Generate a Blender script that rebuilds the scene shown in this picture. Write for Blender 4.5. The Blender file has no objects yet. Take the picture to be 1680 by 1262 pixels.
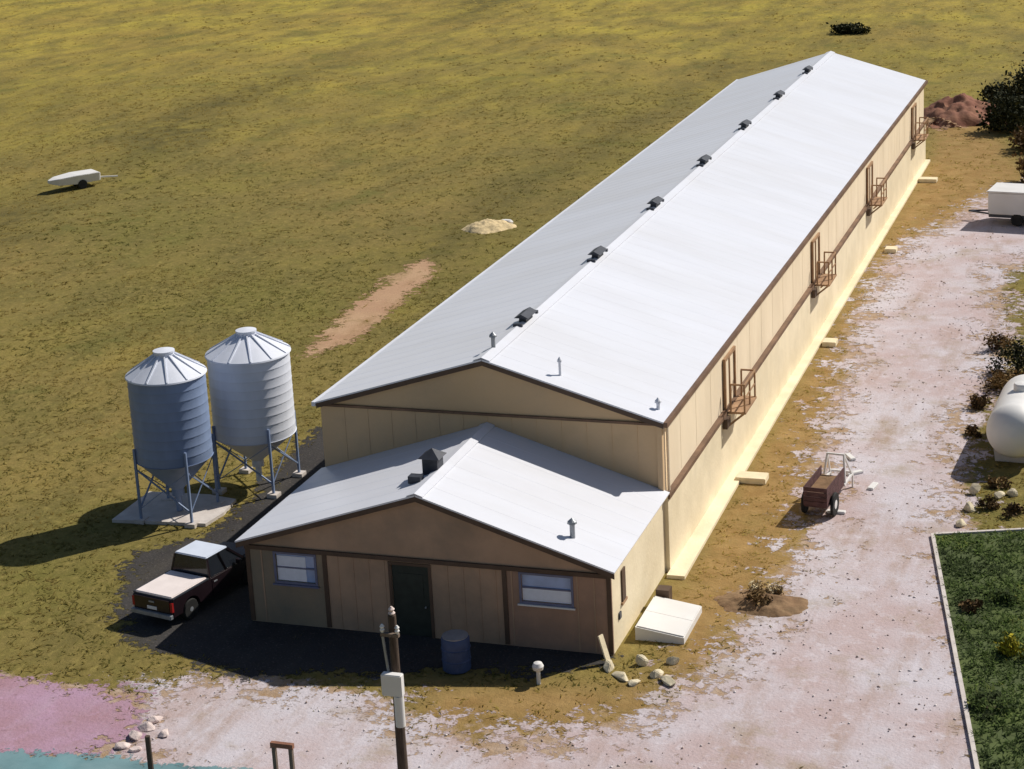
import bpy, math, random
import numpy as np
from mathutils import Vector, Matrix, noise as mnoise
R = math.radians
random.seed(7); rng = np.random.default_rng(7)
scene = bpy.context.scene
C = scene.collection
# ------------------------------------------------------------------ camera
CAM = np.array([21.014, -56.225, 25.338]); YAW, PITCH, ROLL, FPX, PPX, PPY = -0.312, 0.271, -0.045, 3191.297, 85.34, -131.2
_F = np.array([math.sin(YAW)*math.cos(PITCH), math.cos(YAW)*math.cos(PITCH), -math.sin(PITCH)])
_r = np.array([math.cos(YAW), -math.sin(YAW), 0.0]); _u = np.cross(_r, _F)
_R2 = math.cos(ROLL)*_r + math.sin(ROLL)*_u; _U2 = -math.sin(ROLL)*_r + math.cos(ROLL)*_u
cd = bpy.data.cameras.new('camera'); cam = bpy.data.objects.new('camera', cd); C.objects.link(cam)
cam.matrix_world = Matrix(((_R2[0], _U2[0], -_F[0], CAM[0]), (_R2[1], _U2[1], -_F[1], CAM[1]), (_R2[2], _U2[2], -_F[2], CAM[2]), (0, 0, 0, 1)))
cd.sensor_width = 36.0; cd.lens = FPX/1680*36; cd.shift_x = -PPX/1680; cd.shift_y = PPY/1680
cd.clip_start = 0.5; cd.clip_end = 6000
scene.camera = cam
def ray(u, v): return _F + _R2*(u-840-PPX)/FPX - _U2*(v-631-PPY)/FPX
def G(u, v, z=0.0):                       # photo pixel -> point on the level z
    d = ray(u, v); t = (z-CAM[2])/d[2]; p = CAM+t*d; return (float(p[0]), float(p[1]), z)
def PX(u, v, x):                          # photo pixel -> point on the plane x = const (side wall, ridge)
    d = ray(u, v); t = (x-CAM[0])/d[0]; p = CAM+t*d; return (float(p[0]), float(p[1]), float(p[2]))
def PY(u, v, y):
    d = ray(u, v); t = (y-CAM[1])/d[1]; p = CAM+t*d; return (float(p[0]), float(p[1]), float(p[2]))
# ------------------------------------------------------------------ light
SUN = Vector((0.68, 0.78, 1.0)).normalized()
elev = math.asin(SUN.z); azim = math.atan2(SUN.x, SUN.y)      # azimuth clockwise from +Y
w = bpy.data.worlds.new('World'); scene.world = w; w.use_nodes = True
nt = w.node_tree; bg = nt.nodes['Background']
sky = nt.nodes.new('ShaderNodeTexSky'); sky.sky_type = 'NISHITA'; sky.sun_disc = False
sky.sun_elevation = elev; sky.sun_rotation = azim; sky.air_density = 1.0; sky.dust_density = 1.0; sky.ozone_density = 1.0
nt.links.new(sky.outputs[0], bg.inputs[0]); bg.inputs[1].default_value = 0.06
sl = bpy.data.lights.new('sun', 'SUN'); sl.energy = 4.6; sl.angle = R(0.53); sl.color = (1.0, 0.94, 0.84)
so = bpy.data.objects.new('sun', sl); C.objects.link(so); so.rotation_euler = SUN.to_track_quat('Z', 'Y').to_euler(); so.location = (30, 30, 60)
scene.view_settings.view_transform = 'Standard'; scene.view_settings.look = 'None'
scene.view_settings.exposure = 0.0; scene.view_settings.gamma = 1.0
scene.render.engine = 'CYCLES'

# ------------------------------------------------------------------ materials
def mat(name, col, rough=0.7, var=0.12, scale=3.0, bump=0.0, bscale=40.0, metal=0.0, col2=None, c2scale=0.6, c2amt=0.5, stretch=(1, 1, 1), spec=0.3):
    m = bpy.data.materials.new(name); m.use_nodes = True
    n = m.node_tree.nodes; L = m.node_tree.links; b = n['Principled BSDF']
    b.inputs['Roughness'].default_value = rough; b.inputs['Metallic'].default_value = metal
    b.inputs['Specular IOR Level'].default_value = spec
    tc = n.new('ShaderNodeTexCoord'); mp = n.new('ShaderNodeMapping'); mp.inputs['Scale'].default_value = stretch
    L.new(tc.outputs['Object'], mp.inputs[0])
    nz = n.new('ShaderNodeTexNoise'); nz.inputs['Scale'].default_value = scale; nz.inputs['Detail'].default_value = 6
    L.new(mp.outputs[0], nz.inputs['Vector'])
    hsv = n.new('ShaderNodeHueSaturation'); hsv.inputs['Color'].default_value = (*col, 1)
    mr = n.new('ShaderNodeMapRange'); mr.inputs[1].default_value = 0.3; mr.inputs[2].default_value = 0.7
    mr.inputs[3].default_value = 1-var; mr.inputs[4].default_value = 1+var
    L.new(nz.outputs[0], mr.inputs[0]); L.new(mr.outputs[0], hsv.inputs['Value'])
    out = hsv.outputs[0]
    if col2:
        n2 = n.new('ShaderNodeTexNoise'); n2.inputs['Scale'].default_value = c2scale; n2.inputs['Detail'].default_value = 8; n2.inputs['Roughness'].default_value = 0.65
        L.new(mp.outputs[0], n2.inputs['Vector'])
        r2 = n.new('ShaderNodeMapRange'); r2.inputs[1].default_value = 0.42; r2.inputs[2].default_value = 0.66; r2.inputs[4].default_value = c2amt
        mx = n.new('ShaderNodeMix'); mx.data_type = 'RGBA'
        L.new(n2.outputs[0], r2.inputs[0]); L.new(r2.outputs[0], mx.inputs[0]); L.new(out, mx.inputs[6]); mx.inputs[7].default_value = (*col2, 1)
        out = mx.outputs[2]
    L.new(out, b.inputs['Base Color'])
    if bump:
        nb = n.new('ShaderNodeTexNoise'); nb.inputs['Scale'].default_value = bscale; nb.inputs['Detail'].default_value = 4
        L.new(mp.outputs[0], nb.inputs['Vector'])
        bp = n.new('ShaderNodeBump'); bp.inputs['Strength'].default_value = bump; bp.inputs['Distance'].default_value = 0.03
        L.new(nb.outputs[0], bp.inputs['Height']); L.new(bp.outputs[0], b.inputs['Normal'])
    return m
M = {}
M['roof'] = mat('white_painted_steel', (0.745, 0.765, 0.84), 0.36, 0.025, 0.6, 0, col2=(0.66, 0.66, 0.69), c2scale=0.35, c2amt=0.5, stretch=(.3, 1, .3), spec=0.5)
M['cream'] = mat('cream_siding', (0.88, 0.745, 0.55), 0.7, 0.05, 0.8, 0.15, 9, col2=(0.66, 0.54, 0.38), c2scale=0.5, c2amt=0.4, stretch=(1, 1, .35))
M['foundation'] = mat('pale_render', (0.84, 0.735, 0.535), 0.85, 0.07, 0.9, 0.3, 9, col2=(0.62, 0.52, 0.34), c2scale=0.4, c2amt=0.45)
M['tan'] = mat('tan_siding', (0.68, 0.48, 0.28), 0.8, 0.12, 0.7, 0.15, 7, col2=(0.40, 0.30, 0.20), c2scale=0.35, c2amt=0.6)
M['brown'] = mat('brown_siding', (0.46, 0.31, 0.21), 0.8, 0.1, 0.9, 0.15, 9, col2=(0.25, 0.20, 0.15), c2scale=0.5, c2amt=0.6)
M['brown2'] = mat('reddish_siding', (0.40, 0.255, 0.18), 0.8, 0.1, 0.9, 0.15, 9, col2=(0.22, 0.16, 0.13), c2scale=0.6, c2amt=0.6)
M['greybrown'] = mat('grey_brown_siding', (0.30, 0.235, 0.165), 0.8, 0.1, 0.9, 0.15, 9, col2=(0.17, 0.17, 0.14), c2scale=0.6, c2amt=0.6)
M['trim'] = mat('dark_brown_trim', (0.10, 0.065, 0.045), 0.6, 0.15, 2)
M['ledge'] = mat('brown_gutter', (0.20, 0.12, 0.075), 0.6, 0.25, 1.2, col2=(0.10, 0.06, 0.04), c2scale=0.8, c2amt=0.7)
M['timber'] = mat('rusty_frame', (0.42, 0.26, 0.15), 0.7, 0.25, 4, col2=(0.16, 0.09, 0.05), c2scale=2.0, c2amt=0.6)
M['darkmetal'] = mat('dark_vent_metal', (0.055, 0.06, 0.075), 0.5, 0.2, 5, metal=0.2)
M['greymetal'] = mat('grey_metal', (0.32, 0.34, 0.37), 0.45, 0.15, 5, metal=0.4)
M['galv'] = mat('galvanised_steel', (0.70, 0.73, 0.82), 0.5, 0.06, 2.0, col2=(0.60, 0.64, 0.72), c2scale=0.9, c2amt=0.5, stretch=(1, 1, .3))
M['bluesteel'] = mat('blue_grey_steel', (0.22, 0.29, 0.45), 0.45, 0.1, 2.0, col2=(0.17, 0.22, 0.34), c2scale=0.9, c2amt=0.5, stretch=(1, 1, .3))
M['doordark'] = mat('dark_green_door', (0.028, 0.036, 0.03), 0.6, 0.2, 4)
M['white'] = mat('white_paint', (0.78, 0.77, 0.76), 0.5, 0.06, 3, col2=(0.6, 0.58, 0.55), c2scale=1.5, c2amt=0.4)
M['blind'] = mat('white_window_blind', (0.80, 0.84, 0.95), 0.6, 0.04, 6)
M['framew'] = mat('blue_grey_frame', (0.16, 0.17, 0.26), 0.5, 0.1, 6)
M['pane'] = mat('blue_glass_pane', (0.34, 0.46, 0.74), 0.08, 0.15, 2, spec=0.6)
M['concrete'] = mat('pale_concrete', (0.62, 0.57, 0.54), 0.9, 0.12, 2.5, 0.3, 30, col2=(0.46, 0.40, 0.36), c2scale=1.2, c2amt=0.5)
M['concrete_y'] = mat('cream_concrete', (0.78, 0.68, 0.48), 0.9, 0.12, 2.5, 0.3, 30)
M['wood_dark'] = mat('weathered_dark_wood', (0.085, 0.06, 0.045), 0.85, 0.35, 6, 0.4, 30, stretch=(4, 4, .5))
M['wood_grey'] = mat('grey_brown_wood', (0.17, 0.13, 0.10), 0.85, 0.3, 6, 0.3, 30, stretch=(4, 4, .5))
M['maroon'] = mat('maroon_board', (0.10, 0.05, 0.05), 0.8, 0.3, 5, 0.3, 25)
M['rubber'] = mat('black_rubber', (0.02, 0.02, 0.02), 0.8, 0.2, 5)
M['truck'] = mat('dark_maroon_paint', (0.016, 0.009, 0.012), 0.3, 0.15, 2, spec=0.5)
M['truckglass'] = mat('dark_truck_glass', (0.015, 0.018, 0.025), 0.06, 0.1, 2, spec=0.6)
M['cover'] = mat('white_bed_cover', (0.80, 0.72, 0.70), 0.6, 0.06, 2)
M['cabroof'] = mat('pale_blue_roof_paint', (0.66, 0.72, 0.84), 0.35, 0.05, 2)
M['redlamp'] = mat('red_lamp', (0.35, 0.02, 0.02), 0.25, 0.1, 5)
M['bluebarrel'] = mat('blue_plastic', (0.05, 0.075, 0.16), 0.5, 0.15, 5)
M['stone'] = mat('pale_stone', (0.66, 0.55, 0.52), 0.9, 0.2, 4, 0.5, 15)
M['stone2'] = mat('cream_stone', (0.66, 0.58, 0.42), 0.9, 0.2, 4, 0.5, 15)
M['redsoil'] = mat('red_brown_soil', (0.24, 0.105, 0.07), 0.95, 0.3, 1.5, 0.8, 6, col2=(0.34, 0.18, 0.11), c2scale=1.0, c2amt=0.6)
M['dirt'] = mat('brown_dirt', (0.20, 0.12, 0.065), 0.95, 0.35, 2.5, 0.8, 8, col2=(0.30, 0.20, 0.11), c2scale=1.5, c2amt=0.7)
M['straw'] = mat('pale_straw', (0.66, 0.52, 0.30), 0.9, 0.25, 5, 0.7, 14)
M['bark'] = mat('bark', (0.10, 0.07, 0.05), 0.9, 0.3, 6, 0.5, 20)

def leafmat(name, stops, up=False):
    m = bpy.data.materials.new(name); m.use_nodes = True
    n = m.node_tree.nodes; L = m.node_tree.links; b = n['Principled BSDF']; b.inputs['Roughness'].default_value = 0.8
    b.inputs['Specular IOR Level'].default_value = 0.15
    at = n.new('ShaderNodeAttribute'); at.attribute_name = 'tint'
    cr = n.new('ShaderNodeValToRGB'); e = cr.color_ramp.elements
    e[0].position = stops[0][0]; e[0].color = (*stops[0][1], 1); e[1].position = stops[-1][0]; e[1].color = (*stops[-1][1], 1)
    for p, c in stops[1:-1]:
        k = e.new(p); k.color = (*c, 1)
    L.new(at.outputs['Fac'], cr.inputs[0]); L.new(cr.outputs[0], b.inputs['Base Color'])
    if up:
        tl_ = n.new('ShaderNodeBsdfTranslucent'); L.new(cr.outputs[0], tl_.inputs[0]); ms = n.new('ShaderNodeMixShader'); ms.inputs[0].default_value = .6
        L.new(b.outputs[0], ms.inputs[1]); L.new(tl_.outputs[0], ms.inputs[2]); L.new(ms.outputs[0], n['Material Output'].inputs[0])
    return m
M['grass'] = leafmat('field_grass_blades', [(0, (.13, .13, .036)), (.3, (.20, .185, .05)), (.55, (.28, .215, .066)), (.8, (.40, .30, .085)), (1, (.55, .45, .15))], True)
M['lush'] = leafmat('lush_grass_blades', [(0, (.07, .08, .045)), (.5, (.09, .125, .05)), (.85, (.13, .19, .055)), (1, (.28, .29, .09))], True)
M['leafdark'] = leafmat('dark_leaves', [(0, (.016, .020, .010)), (.5, (.035, .04, .017)), (1, (.09, .085, .035))])
M['leafbrown'] = leafmat('brown_weeds', [(0, (.05, .032, .016)), (.5, (.14, .085, .035)), (1, (.32, .21, .09))])
M['leafyellow'] = leafmat('yellow_flowers', [(0, (.10, .11, .015)), (.5, (.30, .26, .02)), (1, (.55, .46, .03))])

# ground materials --------------------------------------------------
def ground_mat():
    m = bpy.data.materials.new('field_ground'); m.use_nodes = True
    n = m.node_tree.nodes; L = m.node_tree.links; b = n['Principled BSDF']; b.inputs['Roughness'].default_value = 0.95; b.inputs['Specular IOR Level'].default_value = 0.1
    geo = n.new('ShaderNodeNewGeometry')
    def nz(s, d=6, st=None, rgh=.6):
        t = n.new('ShaderNodeTexNoise'); t.inputs['Scale'].default_value = s; t.inputs['Detail'].default_value = d; t.inputs['Roughness'].default_value = rgh
        if st:
            mp = n.new('ShaderNodeMapping'); mp.inputs['Scale'].default_value = st[0]; mp.inputs['Rotation'].default_value = (0, 0, st[1])
            L.new(geo.outputs['Position'], mp.inputs[0]); L.new(mp.outputs[0], t.inputs['Vector'])
        else: L.new(geo.outputs['Position'], t.inputs['Vector'])
        return t.outputs[0]
    def rng_(x, a, c, lo=0, hi=1):
        r = n.new('ShaderNodeMapRange'); r.inputs[1].default_value = a; r.inputs[2].default_value = c; r.inputs[3].default_value = lo; r.inputs[4].default_value = hi
        L.new(x, r.inputs[0]); return r.outputs[0]
    def mix(f, a, c):
        x = n.new('ShaderNodeMix'); x.data_type = 'RGBA'
        L.new(f, x.inputs[0])
        for k, s in ((6, a), (7, c)):
            if isinstance(s, tuple): x.inputs[k].default_value = (*s, 1)
            else: L.new(s, x.inputs[k])
        return x.outputs[2]
    def mth(op, a, c):
        x = n.new('ShaderNodeMath'); x.operation = op
        for k, s in ((0, a), (1, c)):
            if isinstance(s, (int, float)): x.inputs[k].default_value = s
            else: L.new(s, x.inputs[k])
        return x.outputs[0]
    at = n.new('ShaderNodeAttribute'); at.attribute_name = 'mask'
    sep = n.new('ShaderNodeSeparateColor'); L.new(at.outputs['Color'], sep.inputs[0])
    far, dry, dirt = sep.outputs[0], sep.outputs[1], sep.outputs[2]
    a2 = n.new('ShaderNodeAttribute'); a2.attribute_name = 'track'; sep2 = a2.outputs['Fac']
    c = mix(rng_(nz(.05, 5), .38, .62), (.178, .158, .042), (.245, .180, .060))
    gold = mix(rng_(nz(.07, 5), .35, .65), (.35, .25, .06), (.43, .345, .06))
    c = mix(mth('ADD', far, rng_(nz(.09, 4), .3, .7, -.25, .25)), c, gold)
    c = mix(rng_(nz(.35, 7, ((1, .45, 1), .6)), .42, .66, 0, .8), c, (.150, .125, .042))
    c = mix(rng_(nz(1.6, 7, None, .7), .48, .72, 0, .7), c, (.26, .20, .07))
    c = mix(rng_(nz(.6, 8, ((1, .25, 1), -.9), .7), .5, .72, 0, .6), c, (.14, .12, .034))
    c = mix(rng_(nz(2.4, 6, ((1, .6, 1), .4), .75), .52, .70, 0, .75), c, (.115, .105, .026))
    c = mix(rng_(nz(3.1, 6, ((1, .6, 1), -.3), .75), .52, .72, 0, .75), c, (.34, .275, .085))
    c = mix(rng_(nz(.16, 6, None, .7), .56, .68, 0, .55), c, (.125, .13, .034))
    c = mix(mth('MULTIPLY', sep2, rng_(nz(.8, 5), .35, .6, .2, .8)), c, (.085, .075, .028))
    drymix = mix(rng_(nz(.9, 6), .35, .65), (.27, .165, .06), (.36, .235, .095))
    c = mix(mth('MULTIPLY', dry, rng_(nz(.7, 6), .2, .55, .45, 1)), c, drymix)
    soil = mix(rng_(nz(2.2, 6), .35, .65), (.34, .225, .13), (.46, .35, .27))
    c = mix(rng_(mth('ADD', dirt, rng_(nz(1.3, 7, None, .7), .25, .75, -.5, .5)), .45, .75), c, soil)
    L.new(c, b.inputs['Base Color'])
    bp = n.new('ShaderNodeBump'); bp.inputs['Strength'].default_value = .7; bp.inputs['Distance'].default_value = .12
    L.new(nz(2.5, 8, None, .7), bp.inputs['Height']); L.new(bp.outputs[0], b.inputs['Normal'])
    return m
def gravel_mat(name, c1, c2, spot, green):
    m = bpy.data.materials.new(name); m.use_nodes = True
    n = m.node_tree.nodes; L = m.node_tree.links; b = n['Principled BSDF']; b.inputs['Roughness'].default_value = 0.95; b.inputs['Specular IOR Level'].default_value = 0.1
    geo = n.new('ShaderNodeNewGeometry')
    def nz(s, d=6, r=.6):
        t = n.new('ShaderNodeTexNoise'); t.inputs['Scale'].default_value = s; t.inputs['Detail'].default_value = d; t.inputs['Roughness'].default_value = r
        L.new(geo.outputs['Position'], t.inputs['Vector']); return t.outputs[0]
    def mix(f, a, c, lo, hi, amt):
        r = n.new('ShaderNodeMapRange'); r.inputs[1].default_value = lo; r.inputs[2].default_value = hi; r.inputs[4].default_value = amt; L.new(f, r.inputs[0])
        x = n.new('ShaderNodeMix'); x.data_type = 'RGBA'; L.new(r.outputs[0], x.inputs[0])
        for k, s in ((6, a), (7, c)):
            if isinstance(s, tuple): x.inputs[k].default_value = (*s, 1)
            else: L.new(s, x.inputs[k])
        return x.outputs[2]
    def nzs(s_, st, rot):
        t = n.new('ShaderNodeTexNoise'); t.inputs['Scale'].default_value = s_; t.inputs['Detail'].default_value = 7; t.inputs['Roughness'].default_value = .68
        mp = n.new('ShaderNodeMapping'); mp.inputs['Scale'].default_value = st; mp.inputs['Rotation'].default_value = (0, 0, rot)
        L.new(geo.outputs['Position'], mp.inputs[0]); L.new(mp.outputs[0], t.inputs['Vector']); return t.outputs[0]
    c = mix(nz(.22, 6), c1, c2, .40, .60, 1)
    c = mix(nzs(.8, (1, .22, 1), .08), c, spot, .50, .68, .7)
    c = mix(nz(1.5, 8, .75), c, tuple(k*1.12 for k in c1), .52, .66, .7)
    c = mix(nz(.30, 8, .72), c, green, .54, .68, .6)
    c = mix(nz(3.5, 5, .7), c, tuple(k*.62 for k in c2), .60, .72, .7)
    c = mix(nz(14, 3), c, (.28, .23, .21), .58, .75, .45)
    L.new(c, b.inputs['Base Color'])
    bp = n.new('ShaderNodeBump'); bp.inputs['Strength'].default_value = .5; bp.inputs['Distance'].default_value = .05
    L.new(nz(9, 6), bp.inputs['Height']); L.new(bp.outputs[0], b.inputs['Normal'])
    return m
M['ground'] = ground_mat()
M['gravel'] = gravel_mat('pale_gravel', (.56, .52, .56), (.49, .39, .39), (.37, .26, .21), (.31, .235, .13))
M['pinkgravel'] = gravel_mat('pink_gravel', (.42, .27, .37), (.37, .22, .26), (.44, .32, .40), (.30, .18, .17))
M['sand'] = gravel_mat('bare_sand', (.47, .31, .19), (.42, .255, .16), (.30, .19, .09), (.22, .16, .06))
M['painted_shade'] = gravel_mat('painted_shade_dark', (.058, .055, .054), (.045, .042, .042), (.075, .068, .060), (.065, .06, .04))  # near-black ground colour, carries the barn's shade in the paint
M['water'] = mat('teal_water', (0.15, 0.27, 0.29), 0.25, 0.25, 0.5, 0.2, 3, col2=(.26, .38, .40), c2scale=.4, c2amt=.7, spec=0.3)
M['lawn'] = mat('dark_lawn', (0.075, 0.095, 0.042), 0.95, 0.35, 0.9, 0.6, 8, col2=(.13, .17, .045), c2scale=.5, c2amt=.6, spec=0.1)

# ------------------------------------------------------------------ mesh helpers
class MB:
    def __init__(s): s.v = []; s.f = []
    def add(s, vs, fs):
        o = len(s.v); s.v += [tuple(map(float, p)) for p in vs]; s.f += [tuple(i+o for i in f) for f in fs]; return s
    def box(s, x0, x1, y0, y1, z0, z1):
        return s.add([(x0, y0, z0), (x1, y0, z0), (x1, y1, z0), (x0, y1, z0), (x0, y0, z1), (x1, y0, z1), (x1, y1, z1), (x0, y1, z1)],
                     [(3, 2, 1, 0), (4, 5, 6, 7), (0, 1, 5, 4), (1, 2, 6, 5), (2, 3, 7, 6), (3, 0, 4, 7)])
    def prism(s, poly, axis, a, b):       # poly of 2D points extruded along axis from a to b
        n = len(poly)
        def p3(q, t): return {'x': (t, q[0], q[1]), 'y': (q[0], t, q[1]), 'z': (q[0], q[1], t)}[axis]
        vs = [p3(q, a) for q in poly]+[p3(q, b) for q in poly]
        fs = [tuple(range(n))[::-1], tuple(range(n, 2*n))]+[(i, (i+1) % n, (i+1) % n+n, i+n) for i in range(n)]
        return s.add(vs, fs)
    def tube(s, p0, p1, r0, r1=None, n=8, caps=True):
        r1 = r0 if r1 is None else r1
        p0, p1 = Vector(p0), Vector(p1); d = (p1-p0).normalized()
        a = d.orthogonal().normalized(); b = d.cross(a)
        vs = [p0+(a*math.cos(t)+b*math.sin(t))*r0 for t in [2*math.pi*i/n for i in range(n)]]+[p1+(a*math.cos(t)+b*math.sin(t))*r1 for t in [2*math.pi*i/n for i in range(n)]]
        fs = [(i, (i+1) % n, (i+1) % n+n, i+n) for i in range(n)]
        if caps: fs += [tuple(range(n))[::-1], tuple(range(n, 2*n))]
        return s.add(vs, fs)
    def bar(s, p0, p1, w_, h):            # square bar
        p0, p1 = Vector(p0), Vector(p1); d = (p1-p0).normalized(); up = Vector((0, 0, 1)) if abs(d.z) < .95 else Vector((0, 1, 0))
        a = d.cross(up).normalized()*w_/2; b = a.cross(d).normalized()*h/2
        vs = [p+q for p in (p0, p1) for q in (-a-b, a-b, a+b, -a+b)]
        return s.add(vs, [(0, 1, 2, 3), (7, 6, 5, 4), (0, 4, 5, 1), (1, 5, 6, 2), (2, 6, 7, 3), (3, 7, 4, 0)])
    def lathe(s, prof, n=32, c=(0, 0)):
        vs = []; fs = []
        for r, z in prof: vs += [(c[0]+r*math.cos(2*math.pi*i/n), c[1]+r*math.sin(2*math.pi*i/n), z) for i in range(n)]
        for k in range(len(prof)-1):
            for i in range(n): fs.append((k*n+i, k*n+(i+1) % n, (k+1)*n+(i+1) % n, (k+1)*n+i))
        fs += [tuple(range(n))[::-1], tuple(range((len(prof)-1)*n, len(prof)*n))]
        return s.add(vs, fs)
    def loft(s, rings):
        n = len(rings[0]); vs = [p for r in rings for p in r]; fs = []
        for k in range(len(rings)-1):
            for i in range(n): fs.append((k*n+i, k*n+(i+1) % n, (k+1)*n+(i+1) % n, (k+1)*n+i))
        fs += [tuple(range(n))[::-1], tuple(range((len(rings)-1)*n, len(rings)*n))]
        return s.add(vs, fs)
    def build(s, name, m, parent=None, smooth=False, bevel=0):
        me = bpy.data.meshes.new(name); me.from_pydata(s.v, [], s.f); me.materials.append(M[m] if isinstance(m, str) else m)
        import bmesh
        b = bmesh.new(); b.from_mesh(me); bmesh.ops.recalc_face_normals(b, faces=b.faces)
        if bevel: bmesh.ops.bevel(b, geom=[e for e in b.edges if e.calc_face_angle(0) > .5], offset=bevel, segments=2, affect='EDGES')
        b.to_mesh(me); b.free()
        if smooth:
            me.shade_smooth(); me.set_sharp_from_angle(angle=R(35))
        o = bpy.data.objects.new(name, me); C.objects.link(o); o.parent = parent
        return o
def tag(o, label=None, cat=None, group=None, kind=None):
    if label: o['label'] = label
    if cat: o['category'] = cat
    if group: o['group'] = group
    if kind: o['kind'] = kind
    return o
def empty(name, loc=(0, 0, 0), rz=0):
    o = bpy.data.objects.new(name, None); C.objects.link(o); o.location = loc; o.rotation_euler[2] = rz; o.empty_display_size = .3; return o
def copy_tree(o, parent=None):
    c = o.copy(); C.objects.link(c); c.parent = parent
    for ch in list(o.children): copy_tree(ch, c)
    return c
def np_mesh(name, verts, faces, m, tint=None):     # triangles from numpy
    me = bpy.data.meshes.new(name); nv, nf = len(verts), len(faces)
    me.vertices.add(nv); me.vertices.foreach_set('co', verts.astype(np.float32).ravel())
    k = faces.shape[1]
    me.loops.add(nf*k); me.loops.foreach_set('vertex_index', faces.astype(np.int32).ravel())
    me.polygons.add(nf); me.polygons.foreach_set('loop_start', np.arange(0, nf*k, k, dtype=np.int32))
    me.update(calc_edges=True); me.validate()
    if tint is not None:
        a = me.attributes.new('tint', 'FLOAT', 'POINT'); a.data.foreach_set('value', tint.astype(np.float32))
    me.materials.append(M[m] if isinstance(m, str) else m)
    o = bpy.data.objects.new(name, me); C.objects.link(o); return o
def in_poly(x, y, poly):
    ins = np.zeros(x.shape, bool); n = len(poly)
    for i in range(n):
        (x0, y0), (x1, y1) = poly[i], poly[(i+1) % n]
        c = ((y0 > y) != (y1 > y)) & (x < (x1-x0)*(y-y0)/((y1-y0)+1e-12)+x0); ins ^= c
    return ins
def seg_dist(x, y, poly, closed=True):
    d = np.full(x.shape, 1e9); n = len(poly)
    for i in range(n if closed else n-1):
        (x0, y0), (x1, y1) = poly[i], poly[(i+1) % n]; dx, dy = x1-x0, y1-y0
        t = np.clip(((x-x0)*dx+(y-y0)*dy)/(dx*dx+dy*dy+1e-12), 0, 1)
        d = np.minimum(d, np.hypot(x-x0-t*dx, y-y0-t*dy))
    return d
def rough_outline(poly, step=.35, amp=.35, seed=0):
    out = []; n = len(poly)
    for i in range(n):
        a, b = Vector(poly[i]), Vector(poly[(i+1) % n]); k = max(1, int((b-a).length/step)); nrm = Vector((-(b-a).y, (b-a).x)).normalized()
        for j in range(k):
            p = a.lerp(b, j/k); q = Vector((p.x, p.y, seed*7.3))
            d = mnoise.noise(q*.45)*amp*1.6+mnoise.noise(q*1.7)*amp*.8+mnoise.noise(q*5)*amp*.35
            out.append(tuple(p+nrm*d))
    return out
def soft_edge(m, band):
    n = m.node_tree.nodes; L = m.node_tree.links; out = n['Material Output']; b = n['Principled BSDF']
    at = n.new('ShaderNodeAttribute'); at.attribute_name = 'inset'; geo = n.new('ShaderNodeNewGeometry')
    acc = at.outputs['Fac']
    for sc_, am in ((.8, 1.3*band), (3.2, .9*band), (12, .6*band)):
        t = n.new('ShaderNodeTexNoise'); t.inputs['Scale'].default_value = sc_; t.inputs['Detail'].default_value = 5; L.new(geo.outputs['Position'], t.inputs['Vector'])
        r_ = n.new('ShaderNodeMapRange'); r_.inputs[1].default_value = .25; r_.inputs[2].default_value = .75; r_.inputs[3].default_value = -am; r_.inputs[4].default_value = am; L.new(t.outputs[0], r_.inputs[0])
        ad = n.new('ShaderNodeMath'); L.new(acc, ad.inputs[0]); L.new(r_.outputs[0], ad.inputs[1]); acc = ad.outputs[0]
    r_ = n.new('ShaderNodeMapRange'); r_.inputs[1].default_value = -.22*band; r_.inputs[2].default_value = .35*band; L.new(acc, r_.inputs[0])
    L.new(r_.outputs[0], b.inputs['Alpha'])
def sheet(name, poly, z, m, band=1.0, cell=.4):
    P = np.array(poly); x0, y0 = P.min(0)-2*band; x1, y1 = P.max(0)+2*band
    gx_ = np.arange(x0, x1+cell, cell); gy_ = np.arange(y0, y1+cell, cell); XX, YY = np.meshgrid(gx_, gy_)
    ins = in_poly(XX, YY, poly); d = seg_dist(XX, YY, poly); sd = np.where(ins, d, -d)
    keep = np.maximum.reduce([sd[:-1, :-1], sd[1:, :-1], sd[:-1, 1:], sd[1:, 1:]]) > -1.6*band
    keep &= ~in_poly(XX[:-1, :-1]+cell/2, YY[:-1, :-1]+cell/2, [(-5.6, -5.8), (5.6, -5.8), (5.6, 66), (-5.6, 66)])
    id_ = np.arange(XX.size).reshape(XX.shape); f = np.stack([id_[:-1, :-1], id_[:-1, 1:], id_[1:, 1:], id_[1:, :-1]], -1)[keep]
    used, inv = np.unique(f, return_inverse=True); v = np.stack([XX.ravel()[used], YY.ravel()[used], np.full(len(used), z)], -1)
    o = np_mesh(name, v, inv.reshape(-1, 4), m); a = o.data.attributes.new('inset', 'FLOAT', 'POINT'); a.data.foreach_set('value', sd.ravel()[used].astype(np.float32))
    soft_edge(M[m], band); o['kind'] = 'structure'; return o
def flat(name, poly, z, m):
    o = MB().add([(x_, y_, z) for x_, y_ in poly], [tuple(range(len(poly)))]).build(name, m); o['kind'] = 'structure'
    if o.data.polygons[0].normal.z < 0: o.data.flip_normals()
    return o
def px_poly(l): return [G(*q)[:2] for q in l]

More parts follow.
